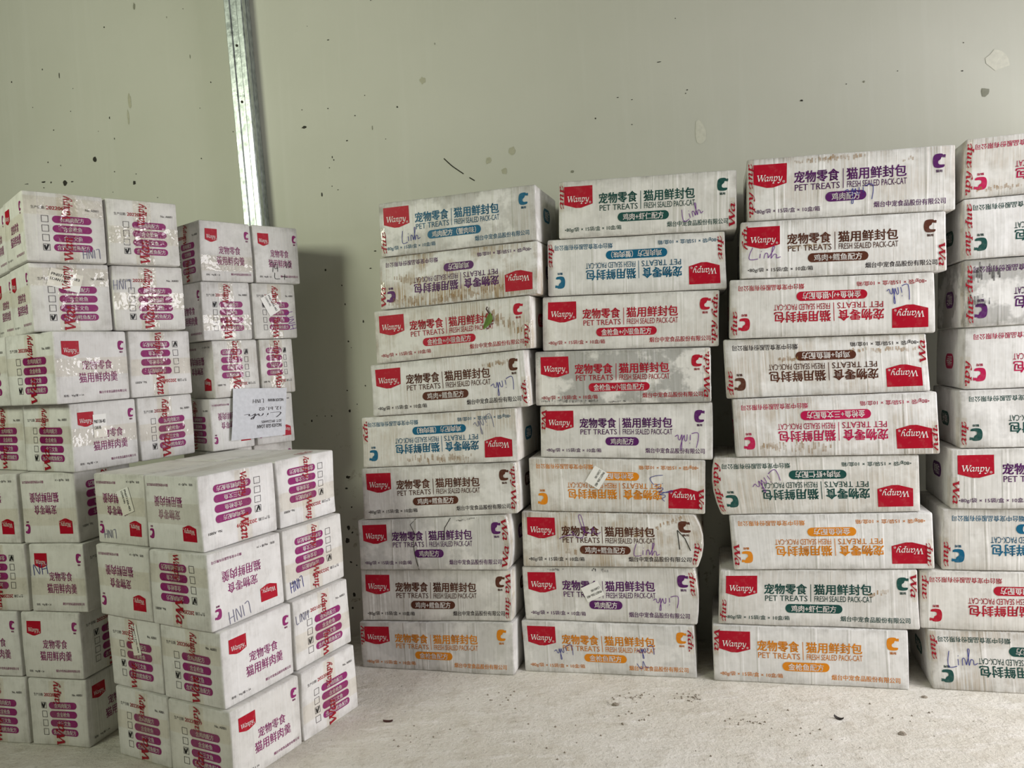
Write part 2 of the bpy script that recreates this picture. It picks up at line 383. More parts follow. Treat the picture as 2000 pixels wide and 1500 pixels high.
# ------------------------------------------------------------------ cartons
class Carton:
    """a dented cardboard box; c[u][v][w]: u along the front, v into the depth, w up"""
    def __init__(s, corner, seed, root, dent=0.0018, r=0.005, bulge=None, stain=(0.1, 0.1), wear=.42):
        s.c = np.array(corner, float); s.root = root; s.seed = seed; s.base = np.array(root.location)
        s.L = np.array([np.linalg.norm(s.c[1, 0, 0] - s.c[0, 0, 0]), np.linalg.norm(s.c[0, 1, 0] - s.c[0, 0, 0]), np.linalg.norm(s.c[0, 0, 1] - s.c[0, 0, 0])])
        s.r = r; s.dent = dent; s.bulge = bulge or {}; s.stain = stain; s.wear = wear
        rg = np.random.RandomState(seed); s.k = rg.uniform(12, 30, (3, 3, 3)) * rg.choice([-1, 1], (3, 3, 3)); s.ph = rg.uniform(0, 6.28, (3, 3))
    def at(s, a):
        """box coordinates in metres -> world, with rounded edges and dents"""
        a = np.asarray(a, float); L = s.L; r = s.r
        inn = np.clip(a, r, L - r); d = a - inn; n = np.linalg.norm(d, axis=1, keepdims=True)
        off = np.maximum(n - r, 0) * 0
        far = np.max(np.abs(d), axis=1, keepdims=True)
        q = inn + np.where(n > 1e-9, d / np.maximum(n, 1e-9) * far, 0)
        amp = s.dent * np.array([0.7, 1.2, 0.25])
        for ax in range(3):
            w = sum(np.sin(a @ s.k[ax, j] + s.ph[ax, j]) for j in range(3)) / 3
            q[:, ax] += amp[ax] * w
        for side, b in s.bulge.items():
            t = np.clip(a[:, 2] / L[2], 0, 1); u = np.clip(a[:, 0] / L[0], 0, 1)
            if side == 'R': q[:, 0] += b * 4 * t * (1 - t) * np.clip((u - .8) / .2, 0, 1) ** 1.5
            if side == 'L': q[:, 0] -= b * 4 * t * (1 - t) * np.clip((.2 - u) / .2, 0, 1) ** 1.5
        u, v, w = (q[:, i:i + 1] / L[i] for i in range(3))
        c = s.c
        P = sum(((u if i else 1 - u) * (v if j else 1 - v) * (w if k else 1 - w)) * c[i, j, k] for i in (0, 1) for j in (0, 1) for k in (0, 1))
        return P - s.base
    def body(s, name='body'):
        L, r = s.L, s.r; g = []
        for ax in range(3):
            n = max(2, int((L[ax] - 2 * r) / 0.026))
            g.append(np.array([0, .35 * r, r] + list(r + (L[ax] - 2 * r) * np.arange(1, n) / n) + [L[ax] - r, L[ax] - .35 * r, L[ax]]))
        idx = {}; V = []; F = []; U = []
        def vid(i, j, k):
            t = (i, j, k)
            if t not in idx: idx[t] = len(V); V.append((g[0][i], g[1][j], g[2][k]))
            return idx[t]
        n = [len(x) - 1 for x in g]; o = s.seed * 0.37
        for fix, a, b in ((1, 0, 2), (0, 1, 2), (2, 0, 1)):
            for end in (0, n[fix]):
                for i in range(n[a]):
                    for j in range(n[b]):
                        q = []
                        for da, db in ((0, 0), (1, 0), (1, 1), (0, 1)):
                            t = [0, 0, 0]; t[fix] = end; t[a] = i + da; t[b] = j + db; q.append(t)
                        flip = (end == 0) != (fix == 1)
                        if not flip: pass
                        q = q if ((fix == 1) == (end == 0)) else q[::-1]
                        F.append([vid(*t) for t in q])
                        for t in q: U.append((g[a][t[a]] + o + fix * 3.1 + (end > 0) * 1.7, g[b][t[b]] + o * 0.5))
        ob = link_mesh(name, s.at(V), F, ['cardboard'], s.root, smooth=True, uvs=U)
        A = np.array(V); dd = np.sort(np.minimum(A, s.L - A), axis=1)[:, 1]
        ob.data.attributes.new('edge_wear', 'FLOAT', 'POINT').data.foreach_set('value', np.clip(1 - dd / .034, 0, 1).astype(np.float32))
        ob.color = (s.stain[0], s.stain[1], s.wear, 1); s.bodyob = ob; return ob
    def dims(s, face):
        L = s.L; return {'F': (L[0], L[2]), 'L': (L[1], L[2]), 'R': (L[1], L[2]), 'T': (L[0], L[1])}[face]
    def put(s, face, p, eps, ud=False):
        """points on a face (x right, y up from its lower left as one sees it) -> world"""
        p = np.asarray(p, float); w, h = s.dims(face); x, y = p[:, 0], p[:, 1]
        if ud: x, y = w - x, h - y
        L = s.L; z = np.zeros_like(x); e = z + eps
        a = {'F': (x, -e, y), 'L': (-e, L[1] - x, y), 'R': (L[0] + e, x, y), 'T': (x, y, L[2] + e)}[face]
        return s.at(np.stack(a, 1))

class Ink:
    """collects shapes of several colours on one carton's faces into ONE mesh"""
    def __init__(s, carton): s.b = carton; s.V = []; s.F = []; s.M = []; s.mats = []
    def add(s, face, shape, x, y, mat, eps=0.0006, ud=False):
        p, f = shape
        if not len(f): return s
        k = sum(len(v) for v in s.V)
        s.V.append(s.b.put(face, p + (x, y), eps, ud))
        if mat not in s.mats: s.mats.append(mat)
        s.F += [tuple(i + k for i in q) for q in f]; s.M += [s.mats.index(mat)] * len(f); return s
    def text(s, face, txt, u0, u1, t0, t1, mat, bold=0.0, eps=0.0006, ud=False):
        w, h = s.b.dims(face)
        return s.add(face, fit(text2d(txt, bold), (u1 - u0) * w, (t1 - t0) * h), u0 * w, (1 - t1) * h, mat, eps, ud)
    def done(s, name, parent=None):
        if not s.F: return None
        return link_mesh(name, np.concatenate(s.V), s.F, s.mats, parent or s.b.root, s.M)

FLAV = {'crab': ('teal', '鸡肉配方（蟹肉味）', .345), 'chicken': ('purple', '鸡肉配方', .195), 'whitebait': ('crimson', '金枪鱼+小银鱼配方', .345),
        'cod': ('brown', '鸡肉+鳕鱼配方', .295), 'tuna': ('orange', '金枪鱼配方', .245), 'shrimp': ('green', '鸡肉+虾仁配方', .285),
        'salmon': ('magenta', '金枪鱼+三文鱼配方', .345)}

def tape_red(c, code, rg):
    """clear sealing tape with red lettering folded over the box's upright edge; code: L/R edge + t/b"""
    side, end = code[0], code[1]; w, h = c.dims('F'); hh = .52 * h; y0 = h - hh - .002 if end == 't' else .002; tw = .016
    L = c.L; x0 = 0.0
    n = 8; V = []; F = []
    for j in range(n + 1):
        y = y0 + hh * j / n
        if side == 'R': row = [(w - tw, -.0009, y), (w - .005, -.0009, y), (w + .0009, .005, y), (w + .0009, .03, y)]
        else: row = [(-.0009, .03, y), (-.0009, .005, y), (.005, -.0009, y), (tw, -.0009, y)]
        V += row
    F = [(4 * j + i, 4 * j + i + 1, 4 * j + i + 5, 4 * j + i + 4) for j in range(n) for i in range(3)]
    t = link_mesh('packing_tape', c.at(V), F, ['clear_tape'], c.root)
    ink = Ink(c); a = rg.choice([0, .3, .5]); sh = wanpy_part(a, a + .5)
    p, f = turn(fit(sh, hh * .8, .016), 90 if rg.rand() < .6 else -90); p = p - p.min(0)
    x = w - p[:, 0].max() - .0035 if side == 'R' else .0035
    ink.add('F', (p, f), x, y0 + hh * .08, 'tape_red', .0013); ink.done('tape_lettering', t)

def sticker(c, face, u, t, w, h, ang):
    fw, fh = c.dims(face); base = np.array([u * fw - w / 2, (1 - t) * fh - h / 2]); ctr = np.array([w / 2, h / 2])
    p, f = turn(rect(w, h, 4, 4), ang, ctr)
    st = link_mesh('shipping_label', c.put(face, p + base, .0016), f, ['sticker_paper'], c.root); st['label'] = 'white paper shipping label'
    ink = Ink(c)
    for s_, x0, y0, ww, hh in (('PN071306-483', .06, .62, .86, .15), ('LOAN HN', .06, .36, .5, .15)):
        p, f = fit(text2d(s_, .012), ww * w, hh * h); p, f = turn((p + (x0 * w, y0 * h), f), ang, ctr)
        ink.add(face, (p, f), base[0], base[1], 'black_ink', .0021)
    ink.done('label_lettering', st)

def scribble(ink, face, word, u, t, w, h, ang, mat, pen=.0017, eps=.0011):
    fw, fh = ink.b.dims(face); p, f = turn(hand(word, w, h, pen), ang, (w / 2, h / 2))
    ink.add(face, (p, f), u * fw - w / 2, (1 - t) * fh - h / 2, mat, eps)

def logo(c, face, u0, u1, t0, t1, ud):
    w, h = c.dims(face); ink = Ink(c); bw, bh = (u1 - u0) * w, (t1 - t0) * h
    ink.add(face, badge(bw, bh), u0 * w, (1 - t1) * h, 'logo_red', .0006, ud)
    ink.add(face, fit(_WP, bw * .76, bh * .37), u0 * w + bw * .115, (1 - t1) * h + bh * .20, 'white_ink', .0011, ud)
    ink.add(face, fit(text2d('®'), bh * .10, bh * .10), u0 * w + bw * .875, (1 - t1) * h + bh * .215, 'white_ink', .0011, ud)
    ink.done('brand_logo')

def cat_emblem(c, face, u0, u1, t0, t1, mat, ud, cap=True):
    w, h = c.dims(face); ink = Ink(c)
    ink.add(face, emblem((u1 - u0) * w, (t1 - t0) * h), u0 * w, (1 - t1) * h, mat, .0006, ud)
    if cap:
        d = (t1 - t0); ink.text(face, '猫用', u0 + .22 * (u1 - u0), u0 + .72 * (u1 - u0), t1 + .12 * d, t1 + .32 * d, mat, .03, ud=ud)
    ink.done('cat_emblem')

def smear(c, u0, t0, u1, t1, wide, mat, seed, step=.0042, drop=.25):
    """dirt rubbed into the corrugations: short upright strokes along a line"""
    rg = np.random.RandomState(seed); w, h = c.dims('F'); n = max(3, int(abs(u1 - u0) * w / step)); L = []
    for i in range(n):
        if rg.rand() < drop: continue
        k = i / n; e = math.sin(math.pi * (.08 + .84 * k)) ** .5
        x = (u0 + (u1 - u0) * k) * w + rg.uniform(-.0008, .0008); y = (1 - (t0 + (t1 - t0) * k)) * h + rg.normal() * wide * .12
        a = wide * e * rg.uniform(.3, 1) * .5; b = wide * e * rg.uniform(.3, 1) * .5
        y0, y1 = max(.002, y - b), min(h - .002, y + a)
        if y1 > y0: L.append([np.array((x, y0)), np.array((x + rg.uniform(-.0006, .0006), y1))])
    q = Ink(c); q.add('F', ribbons(L, step * .72), 0, 0, mat, .0009); q.done('stain')

def dress_long(c, flavour, ud, tapes, seed, sides=True):
    mat, txt, pw = FLAV[flavour]; rg = np.random.RandomState(seed); w, h = c.dims('F')
    logo(c, 'F', .033, .200, .10, .495, ud); cat_emblem(c, 'F', .897, .957, .13, .345, mat, ud)
    k = Ink(c)
    k.text('F', '宠物零食', .236, .455, .245, .435, mat, .022, ud=ud); k.text('F', '猫用鲜封包', .490, .775, .245, .435, mat, .022, ud=ud)
    k.text('F', 'PET TREATS', .241, .458, .455, .555, mat, .004, ud=ud); k.text('F', 'FRESH SEALED PACK-CAT', .493, .775, .455, .555, mat, .004, ud=ud)
    k.add('F', rect(.0016, .31 * h), .473 * w, (1 - .56) * h, mat, .0006, ud)
    small = mat if mat not in ('brown',) else 'dark_ink'
    k.done('title_lettering'); k = Ink(c)
    k.text('F', '•80g/袋 × 15袋/盒 × 10盒/箱', .037, .365, .815, .905, small, .008, ud=ud)
    k.done('weight_lettering'); k = Ink(c)
    k.text('F', '烟台中宠食品股份有限公司', .620, .955, .800, .895, small, .012, ud=ud)
    k.done('maker_lettering')
    p = Ink(c); x = .487 - pw / 2
    p.add('F', pill(pw * w, .155 * h), x * w, (1 - .76) * h, mat, .0006, ud)
    p.text('F', txt, x + .03, x + pw - .03, .625, .745, 'white_ink', .018, .0011, ud)
    p.done('flavour_badge')
    for f in ('L', 'R') if sides else ():
        q = Ink(c); sw, sh = c.dims(f); q.add(f, pill(.30 * sw, .26 * sh), .35 * sw, .42 * sh, mat, .0006, ud)
        q.text(f, txt[:4], .40, .60, .36, .54, 'white_ink', .01, .0011, ud); q.done('flavour_badge')
    for code in tapes: tape_red(c, code, rg)

CHECK = ['含鸡肉配方', '含金枪鱼', '含三文鱼', '含鸡肉鳕鱼配方']
def dress_brand(c, f, ud):
    logo(c, f, .10, .335, .135, .36, ud); cat_emblem(c, f, .865, .955, .14, .275, 'plum', ud)
    k = Ink(c)
    k.text(f, '宠物零食', .36, .765, .41, .545, 'plum', .012, ud=ud); k.text(f, '猫用鲜肉羹', .305, .83, .58, .725, 'plum', .012, ud=ud)
    k.done('title_lettering'); k = Ink(c)
    k.text(f, '规格：90g/罐 × 24', .09, .345, .875, .915, 'dark_ink', 0, ud=ud); k.done('weight_lettering'); k = Ink(c)
    k.text(f, '烟台中宠食品股份有限公司', .555, .945, .855, .895, 'plum', .012, ud=ud); k.done('maker_lettering')
def dress_check(c, f, ud, ok, date='20220609', tape=True, rg=None):
    w, h = c.dims(f); k = Ink(c)
    k.text(f, '生产日期:', .10, .265, .205, .25, 'dark_ink', 0, ud=ud); k.text(f, date, .28, .56, .20, .252, 'date_red', .02, ud=ud); k.done('date_lettering'); k = Ink(c)
    k.text(f, 'No. A0001', .76, .93, .205, .24, 'dark_ink', .004, ud=ud); k.done('number_lettering')
    for i in range(4):
        t = .335 + i * .135
        b = Ink(c); b.add(f, pill(.48 * w, .105 * h), .345 * w, (1 - t - .105) * h, 'plum', .0006, ud)
        n = len(CHECK[i]) * .058; b.text(f, CHECK[i], .585 - n / 2, .585 + n / 2, t + .018, t + .088, 'white_ink', .012, .0011, ud); b.done('flavour_badge')
        b = Ink(c); b.add(f, frame(.085 * w, .095 * h, .0011), .215 * w, (1 - t - .10) * h, 'dark_ink', .0006, ud); b.done('checkbox')
        if i == ok - 1:
            b = Ink(c); b.add(f, hand('tick', .05 * w, .07 * h, .0035), .235 * w, (1 - t - .085) * h, 'black_ink', .0011, ud); b.done('tick_mark')
    if tape:
        rg = rg or np.random.RandomState(1); x = (.50 + rg.uniform(-.05, .05)) * w; tw = .046
        t_ = link_mesh('packing_tape', c.put(f, rect(tw, h * .99, 2, 8)[0] + (x - tw / 2, .0), .0014), rect(1, 1, 2, 8)[1], ['clear_tape'], c.root)
        for y0, a, b_ in ((.02, .0, .5 + .3 * rg.rand()), (.60 + .05 * rg.rand(), .25 * rg.rand(), 1.0)):
            sh = wanpy_part(a, b_); p, ff = turn(fit(sh, (.36 if b_ < 1 else .34) * h, .026), -90 if ud else 90); p = p - p.min(0)
            q = Ink(c); q.add(f, (p, ff), x - p[:, 0].max() / 2, y0 * h, 'tape_red', .0019); q.done('tape_lettering', t_)

# ------------------------------------------------------------------ measured layout (metres)
COLS = {
 'C1': dict(yaw=-15.89, d=-0.9783, n=-2.1486, b=[
  (0.0000, [[-0.9944, 1.4206], [-0.509, 1.4233], [-0.5137, 1.2669], [-0.9972, 1.2606]]),
  (0.0007, [[-1.0024, 1.2588], [-0.5126, 1.2651], [-0.5174, 1.114], [-1.01, 1.1024]]),
  (0.0029, [[-1.0329, 1.1], [-0.5429, 1.1116], [-0.5472, 0.9609], [-1.0322, 0.9419]]),
  (-0.0029, [[-1.0576, 0.9391], [-0.5686, 0.9583], [-0.5657, 0.7938], [-1.0601, 0.782]]),
  (0.0002, [[-1.0986, 0.7793], [-0.6035, 0.7911], [-0.6066, 0.6363], [-1.101, 0.6249]]),
  (0.0055, [[-1.1072, 0.6229], [-0.6139, 0.6343], [-0.6152, 0.4848], [-1.1098, 0.4655]]),
  (0.0055, [[-1.1311, 0.4628], [-0.6528, 0.4815], [-0.655, 0.3172], [-1.1333, 0.3091]]),
  (-0.0052, [[-1.1374, 0.3073], [-0.6477, 0.3156], [-0.6556, 0.1617], [-1.1405, 0.1452]]),
  (0.0000, [[-1.1517, 0.143], [-0.6507, 0.1601], [-0.6569, 0.0], [-1.1489, 0.0]]),
 ]),
 'C2': dict(yaw=-14.19, d=-0.4668, n=-2.206, b=[
  (0.0000, [[-0.3861, 1.4317], [0.1038, 1.4112], [0.0965, 1.2496], [-0.3938, 1.2699]]),
  (-0.0041, [[-0.4292, 1.2696], [0.0654, 1.2491], [0.0627, 1.0921], [-0.4366, 1.1084]]),
  (-0.0063, [[-0.4538, 1.1072], [0.0436, 1.0909], [0.0349, 0.9359], [-0.4609, 0.951]]),
  (-0.0008, [[-0.4844, 0.9499], [0.0115, 0.9348], [0.0085, 0.7829], [-0.4893, 0.7923]]),
  (-0.0066, [[-0.4785, 0.7903], [0.0098, 0.7811], [0.0051, 0.6207], [-0.4856, 0.6403]]),
  (-0.0006, [[-0.523, 0.64], [-0.0159, 0.6198], [-0.0245, 0.4693], [-0.5214, 0.4823]]),
  (0.0021, [[-0.552, 0.4813], [-0.0536, 0.4683], [-0.0511, 0.3185], [-0.5554, 0.3169]]),
  (-0.0031, [[-0.5617, 0.3151], [-0.0612, 0.3167], [-0.0605, 0.1527], [-0.5586, 0.1551]]),
  (0.0000, [[-0.5721, 0.1533], [-0.0706, 0.1509], [-0.0679, 0.0], [-0.5691, 0.0]]),
 ]),
 'C3': dict(yaw=-14.55, d=-0.1008, n=-2.1977, b=[
  (0.0000, [[0.118, 1.4317], [0.6216, 1.4102], [0.6157, 1.2465], [0.1107, 1.267]]),
  (0.0025, [[0.0929, 1.2659], [0.5937, 1.2456], [0.5902, 1.0943], [0.086, 1.1138]]),
  (0.0013, [[0.0572, 1.1131], [0.5613, 1.0936], [0.5584, 0.9388], [0.0501, 0.9536]]),
  (-0.0067, [[0.0334, 0.9523], [0.5388, 0.9376], [0.5433, 0.7885], [0.0353, 0.7904]]),
  (0.0008, [[0.0492, 0.7886], [0.5581, 0.7867], [0.5586, 0.6252], [0.0527, 0.6286]]),
  (-0.0034, [[-0.0067, 0.6272], [0.5102, 0.6237], [0.5081, 0.4741], [0.0073, 0.4686]]),
  (-0.0012, [[0.0263, 0.467], [0.5367, 0.4727], [0.5368, 0.3235], [0.033, 0.3151]]),
  (-0.0030, [[-0.0056, 0.3127], [0.4958, 0.321], [0.4971, 0.1606], [-0.0156, 0.1612]]),
  (0.0000, [[-0.0333, 0.1594], [0.4667, 0.1588], [0.4645, 0.0], [-0.0361, 0.0]]),
 ]),
 'C4': dict(yaw=-15.5, d=0.4868, n=-2.2181, b=[
  (0.0000, [[0.6111, 1.4217], [1.1111, 1.4187], [1.1008, 1.2694], [0.6008, 1.2725]]),
  (0.0027, [[0.6, 1.2707], [1.1, 1.2676], [1.0962, 1.1158], [0.5962, 1.1195]]),
  (-0.0008, [[0.5983, 1.1177], [1.0983, 1.114], [1.0917, 0.9452], [0.5917, 0.9472]]),
  (-0.0048, [[0.5924, 0.9454], [1.0924, 0.9434], [1.0851, 0.7853], [0.5851, 0.7881]]),
  (0.0006, [[0.5741, 0.7863], [1.0741, 0.7835], [1.0717, 0.6354], [0.5717, 0.6369]]),
  (0.0039, [[0.5482, 0.6351], [1.0482, 0.6336], [1.0444, 0.478], [0.5444, 0.4806]]),
  (-0.0027, [[0.5254, 0.4789], [1.0254, 0.4763], [1.0201, 0.3156], [0.5201, 0.3183]]),
  (-0.0000, [[0.4673, 0.3168], [0.9673, 0.3141], [0.9643, 0.1606], [0.4643, 0.1615]]),
  (0.0000, [[0.4801, 0.1597], [0.9801, 0.1588], [0.9868, 0.0], [0.4868, 0.0]]),
 ]),
}
SPECKS = [(-0.689,2.262,0.0099,0.0273,1),(-0.498,2.227,0.0039,0.0029,0),(-0.564,2.207,0.0025,0.0098,1),(-0.817,2.208,0.005,0.006,0),(-1.087,2.092,0.0041,0.0071,0),(-1.018,2.062,0.0036,0.0203,0),(-1.223,2.064,0.0062,0.0062,0),(-0.965,2.008,0.0035,0.0035,0),(-0.982,1.928,0.0041,0.0041,0),(-0.824,1.886,0.004,0.01,0),(-1.06,1.869,0.0046,0.0046,0),(-0.874,1.843,0.003,0.003,0),(-0.81,1.81,0.003,0.009,0),(-1.141,1.961,0.0036,0.0036,0),(-0.411,1.961,0.0039,0.0068,0),(-0.46,1.877,0.0034,0.0034,0),(-0.339,1.781,0.0044,0.0044,0),(-0.469,1.702,0.0049,0.0049,0),(-0.898,1.746,0.0201,0.0227,0),(-1.095,1.755,0.0051,0.0051,0),(-1.042,1.737,0.0036,0.0061,0),(-0.82,1.692,0.0045,0.0045,0),(-0.743,1.645,0.0129,0.0174,0),(-0.733,1.675,0.004,0.004,0),(-1.029,1.673,0.0173,0.0229,0),(-1.121,1.685,0.0194,0.0072,0),(-1.089,1.681,0.0071,0.0071,0),(-0.999,1.674,0.0132,0.0041,0),(-1.121,1.664,0.0051,0.0051,0),(-1.193,1.685,0.018,0.0026,0),(-0.484,2.059,0.0039,0.0147,1),(-0.653,1.583,0.0035,0.0035,0),(-0.833,1.62,0.003,0.003,0),(-0.737,1.935,0.0149,0.0647,2),(-0.747,1.878,0.007,0.0548,2),(0.037,2.046,0.0076,0.0038,0),(0.198,2.154,0.0047,0.0028,0),(0.267,1.794,0.0066,0.0066,0),(-0.075,1.825,0.0038,0.0038,0),(0.02,1.818,0.0048,0.0048,0),(0.116,1.783,0.0047,0.0047,0),(-0.071,1.765,0.0212,0.0106,0),(0.081,1.703,0.0086,0.0048,0),(0.175,1.735,0.0038,0.0165,1),(0.024,1.654,0.0038,0.0076,0),(0.029,1.644,0.0038,0.0057,0),(0.011,1.619,0.0038,0.0038,0),(0.016,1.556,0.0038,0.0038,0),(0.037,1.542,0.0043,0.0043,0),(-0.023,1.532,0.0067,0.0134,0),(0.219,1.693,0.0038,0.0038,0),(0.155,1.846,0.0038,0.0038,0),(0.36,1.87,0.0209,0.0256,2),(0.568,1.584,0.0183,0.0252,2),(0.619,1.546,0.0228,0.0228,2),(0.648,1.607,0.025,0.0273,2),(-0.035,2.102,0.0029,0.0029,0),(0.41,1.983,0.0028,0.0093,1),(1.185,1.955,0.0036,0.0036,0),(1.129,1.829,0.0146,0.0029,0),(0.996,1.736,0.0074,0.0029,0),(1.04,1.724,0.0059,0.0029,0),(1.21,1.733,0.0058,0.0036,0),(1.205,1.723,0.0036,0.0036,0),(0.923,1.679,0.0052,0.0067,0),(1.036,1.647,0.0037,0.0037,0),(1.544,1.66,0.0099,0.0056,0),(1.672,1.693,0.0035,0.0035,0),(1.721,1.694,0.0069,0.0083,1),(1.815,1.713,0.0034,0.0034,0),(1.988,1.691,0.0068,0.0034,0),(1.994,1.771,0.0034,0.0034,0),(2.047,1.623,0.0243,0.0283,1),(0.84,1.52,0.0105,0.009,1),(2.079,1.711,0.074,0.0673,3),(1.244,1.602,0.0361,0.0795,3),(-0.028,1.274,0.0079,0.0079,0),(0.028,1.217,0.0057,0.0057,0),(0.035,1.152,0.0056,0.0068,0),(0.038,1.024,0.0068,0.0068,0),(0.047,1.002,0.0034,0.0034,0),(0.089,0.869,0.0056,0.0056,0),(0.026,0.785,0.0079,0.0102,0),(-0.117,0.756,0.0069,0.0114,0),(-0.066,0.771,0.0046,0.0046,0),(-0.042,0.77,0.0051,0.0051,0),(-0.097,0.773,0.0046,0.0046,0),(0.022,0.856,0.0057,0.0045,0),(0.136,1.267,0.0101,0.0045,0),(0.156,1.324,0.0101,0.0045,0),(0.097,1.089,0.0056,0.0101,0),(0.055,0.807,0.0045,0.0045,0),(0.003,0.555,0.017,0.0113,0),(-0.005,0.516,0.0113,0.0068,0),(0.009,0.45,0.0068,0.0068,0),(-0.008,0.379,0.0125,0.017,0),(-0.014,0.333,0.0159,0.0227,0),(0.006,0.361,0.0079,0.0079,0),(-0.007,0.257,0.0102,0.0079,0),(-0.003,0.142,0.0113,0.017,0),(-0.012,0.095,0.0091,0.0079,0),(0.014,0.246,0.0057,0.0057,0)]
SCRATCH = [[(0.417, 1.607), (0.441, 1.582), (0.459, 1.567), (0.481, 1.55)], [(0.5, 1.536), (0.517, 1.524)]]

# ------------------------------------------------------------------ the place
WALL_P, WALL_YAW = Vector((-0.59, 2.672, 0)), math.radians(-11.5)
WD = Vector((math.cos(WALL_YAW), math.sin(WALL_YAW), 0)); WN = Vector((math.sin(WALL_YAW), -math.cos(WALL_YAW), 0))
def wall_pt(s, z, off=0.0): return WALL_P + WD * s + WN * off + Vector((0, 0, z))

v, f = box_mesh(-4.5, -3.0, -0.1, 4.0, 4.2, 0.0)
fl = link_mesh('floor', v, f, ['floor']); tag(fl, 'bare pale concrete floor, rough and dusty', 'floor', kind='structure')
v = [wall_pt(s, z, o) for z in (0, 3.4) for o in (-.12, 0) for s in (-4.0, 4.6)]
wl = link_mesh('wall_back', v, [(0, 1, 3, 2), (4, 6, 7, 5), (0, 4, 5, 1), (2, 3, 7, 6), (0, 2, 6, 4), (1, 5, 7, 3)], ['wall'])
tag(wl, 'plain plastered wall in dull grey green paint behind the cartons', 'wall', kind='structure')

# unseen wall with a doorway, added behind the camera to shape the light
V, F = [], []
for x0, x1, z0, z1 in ((-5.0, -0.3, 0, 3.4), (3.3, 5.5, 0, 3.4), (-0.3, 3.3, 2.35, 3.4)):
    k = len(V); a, b = box_mesh(x0, -0.82, z0, x1, -0.70, z1); V += a; F += [tuple(i + k for i in q) for q in b]
tag(link_mesh('added_wall_front', V, F, ['wall']), 'unseen plastered wall with a doorway, added behind the viewer to shape the light', 'wall', kind='structure')

rg = np.random.RandomState(5); V = []; F = []; M = []
for s, z, w, h, t in SPECKS:
    k = len(V); n = 11; V.append(wall_pt(s, z, .0012)); rad = rg.uniform(.65, 1.15, n)
    for i in range(n):
        a = 6.283 * i / n; V.append(wall_pt(s + math.cos(a) * w / 2 * rad[i], z + math.sin(a) * h / 2 * rad[i], .0008))
    F += [(k, k + 1 + i, k + 1 + (i + 1) % n) for i in range(n)]; M += [t] * n
for ln in SCRATCH:
    p, q = ribbons([smooth_line(ln, 6)], .0035); k = len(V)
    V += [wall_pt(a, b, .0008) for a, b in p]; F += [tuple(i + k for i in t) for t in q]; M += [0] * len(q)
link_mesh('speck_pattern', V, F, ['speck_dark', 'speck_grey', 'speck_tan', 'filler'], wl, M)

# galvanised stud: a grooved C channel, slightly out of plumb, open side to the wall
def stud():
    w, d = .0675, .054
    prof = [(0, 0), (0, d - .003), (.003, d), (.020, d), (.024, d - .004), (.044, d - .004), (.048, d), (w - .003, d), (w, d - .003), (w, d * .62), (w - .003, d * .58), (w - .003, d * .42), (w, d * .38), (w, .0)]
    inner = [(w - .012, 0), (w - .012, .0015), (w - .0045, .0015), (w - .0045, d - .006), (.003, d - .006), (.003, 0)]
    P = prof + inner; n = len(P); V = []; F = []; zs = np.linspace(0, 3.38, 24)
    for z in zs:
        s0 = -.290 + (1.45 - z) * .0245 - .002
        V += [wall_pt(s0 + x, z, .001 + y) for x, y in P]
    for j in range(len(zs) - 1):
        for i in range(n): F.append((j * n + i, j * n + (i + 1) % n, (j + 1) * n + (i + 1) % n, (j + 1) * n + i))
    o = link_mesh('metal_stud', V, F, ['zinc'])
    tag(o, 'shiny galvanised steel stud standing against the wall behind the cartons', 'stud')
    for z in (2.05, 1.86):
        s0 = -.290 + (1.45 - z) * .0245 - .002; c = wall_pt(s0 + .034, z, .001 + .0505); V = []; F = []
        for r, y in ((.0045, 0), (.0045, .0015), (.003, .003), (0.0008, .0025)):
            V += [c + WD * math.cos(a) * r + Vector((0, 0, 1)) * math.sin(a) * r + WN * y for a in [6.283 * i / 10 for i in range(10)]]
        for j in range(3):
            for i in range(10): F.append((j * 10 + i, j * 10 + (i + 1) % 10, j * 10 + 10 + (i + 1) % 10, j * 10 + 10 + i))
        F.append(tuple(range(30, 40)))
        link_mesh('screw', V, F, ['speck_dark'], o)
stud()

def carton_root(name, loc, label, group):
    r = bpy.data.objects.new(name, None); r.empty_display_size = .05; r.location = loc; COL.objects.link(r)
    tag(r, label, 'carton', group); return r

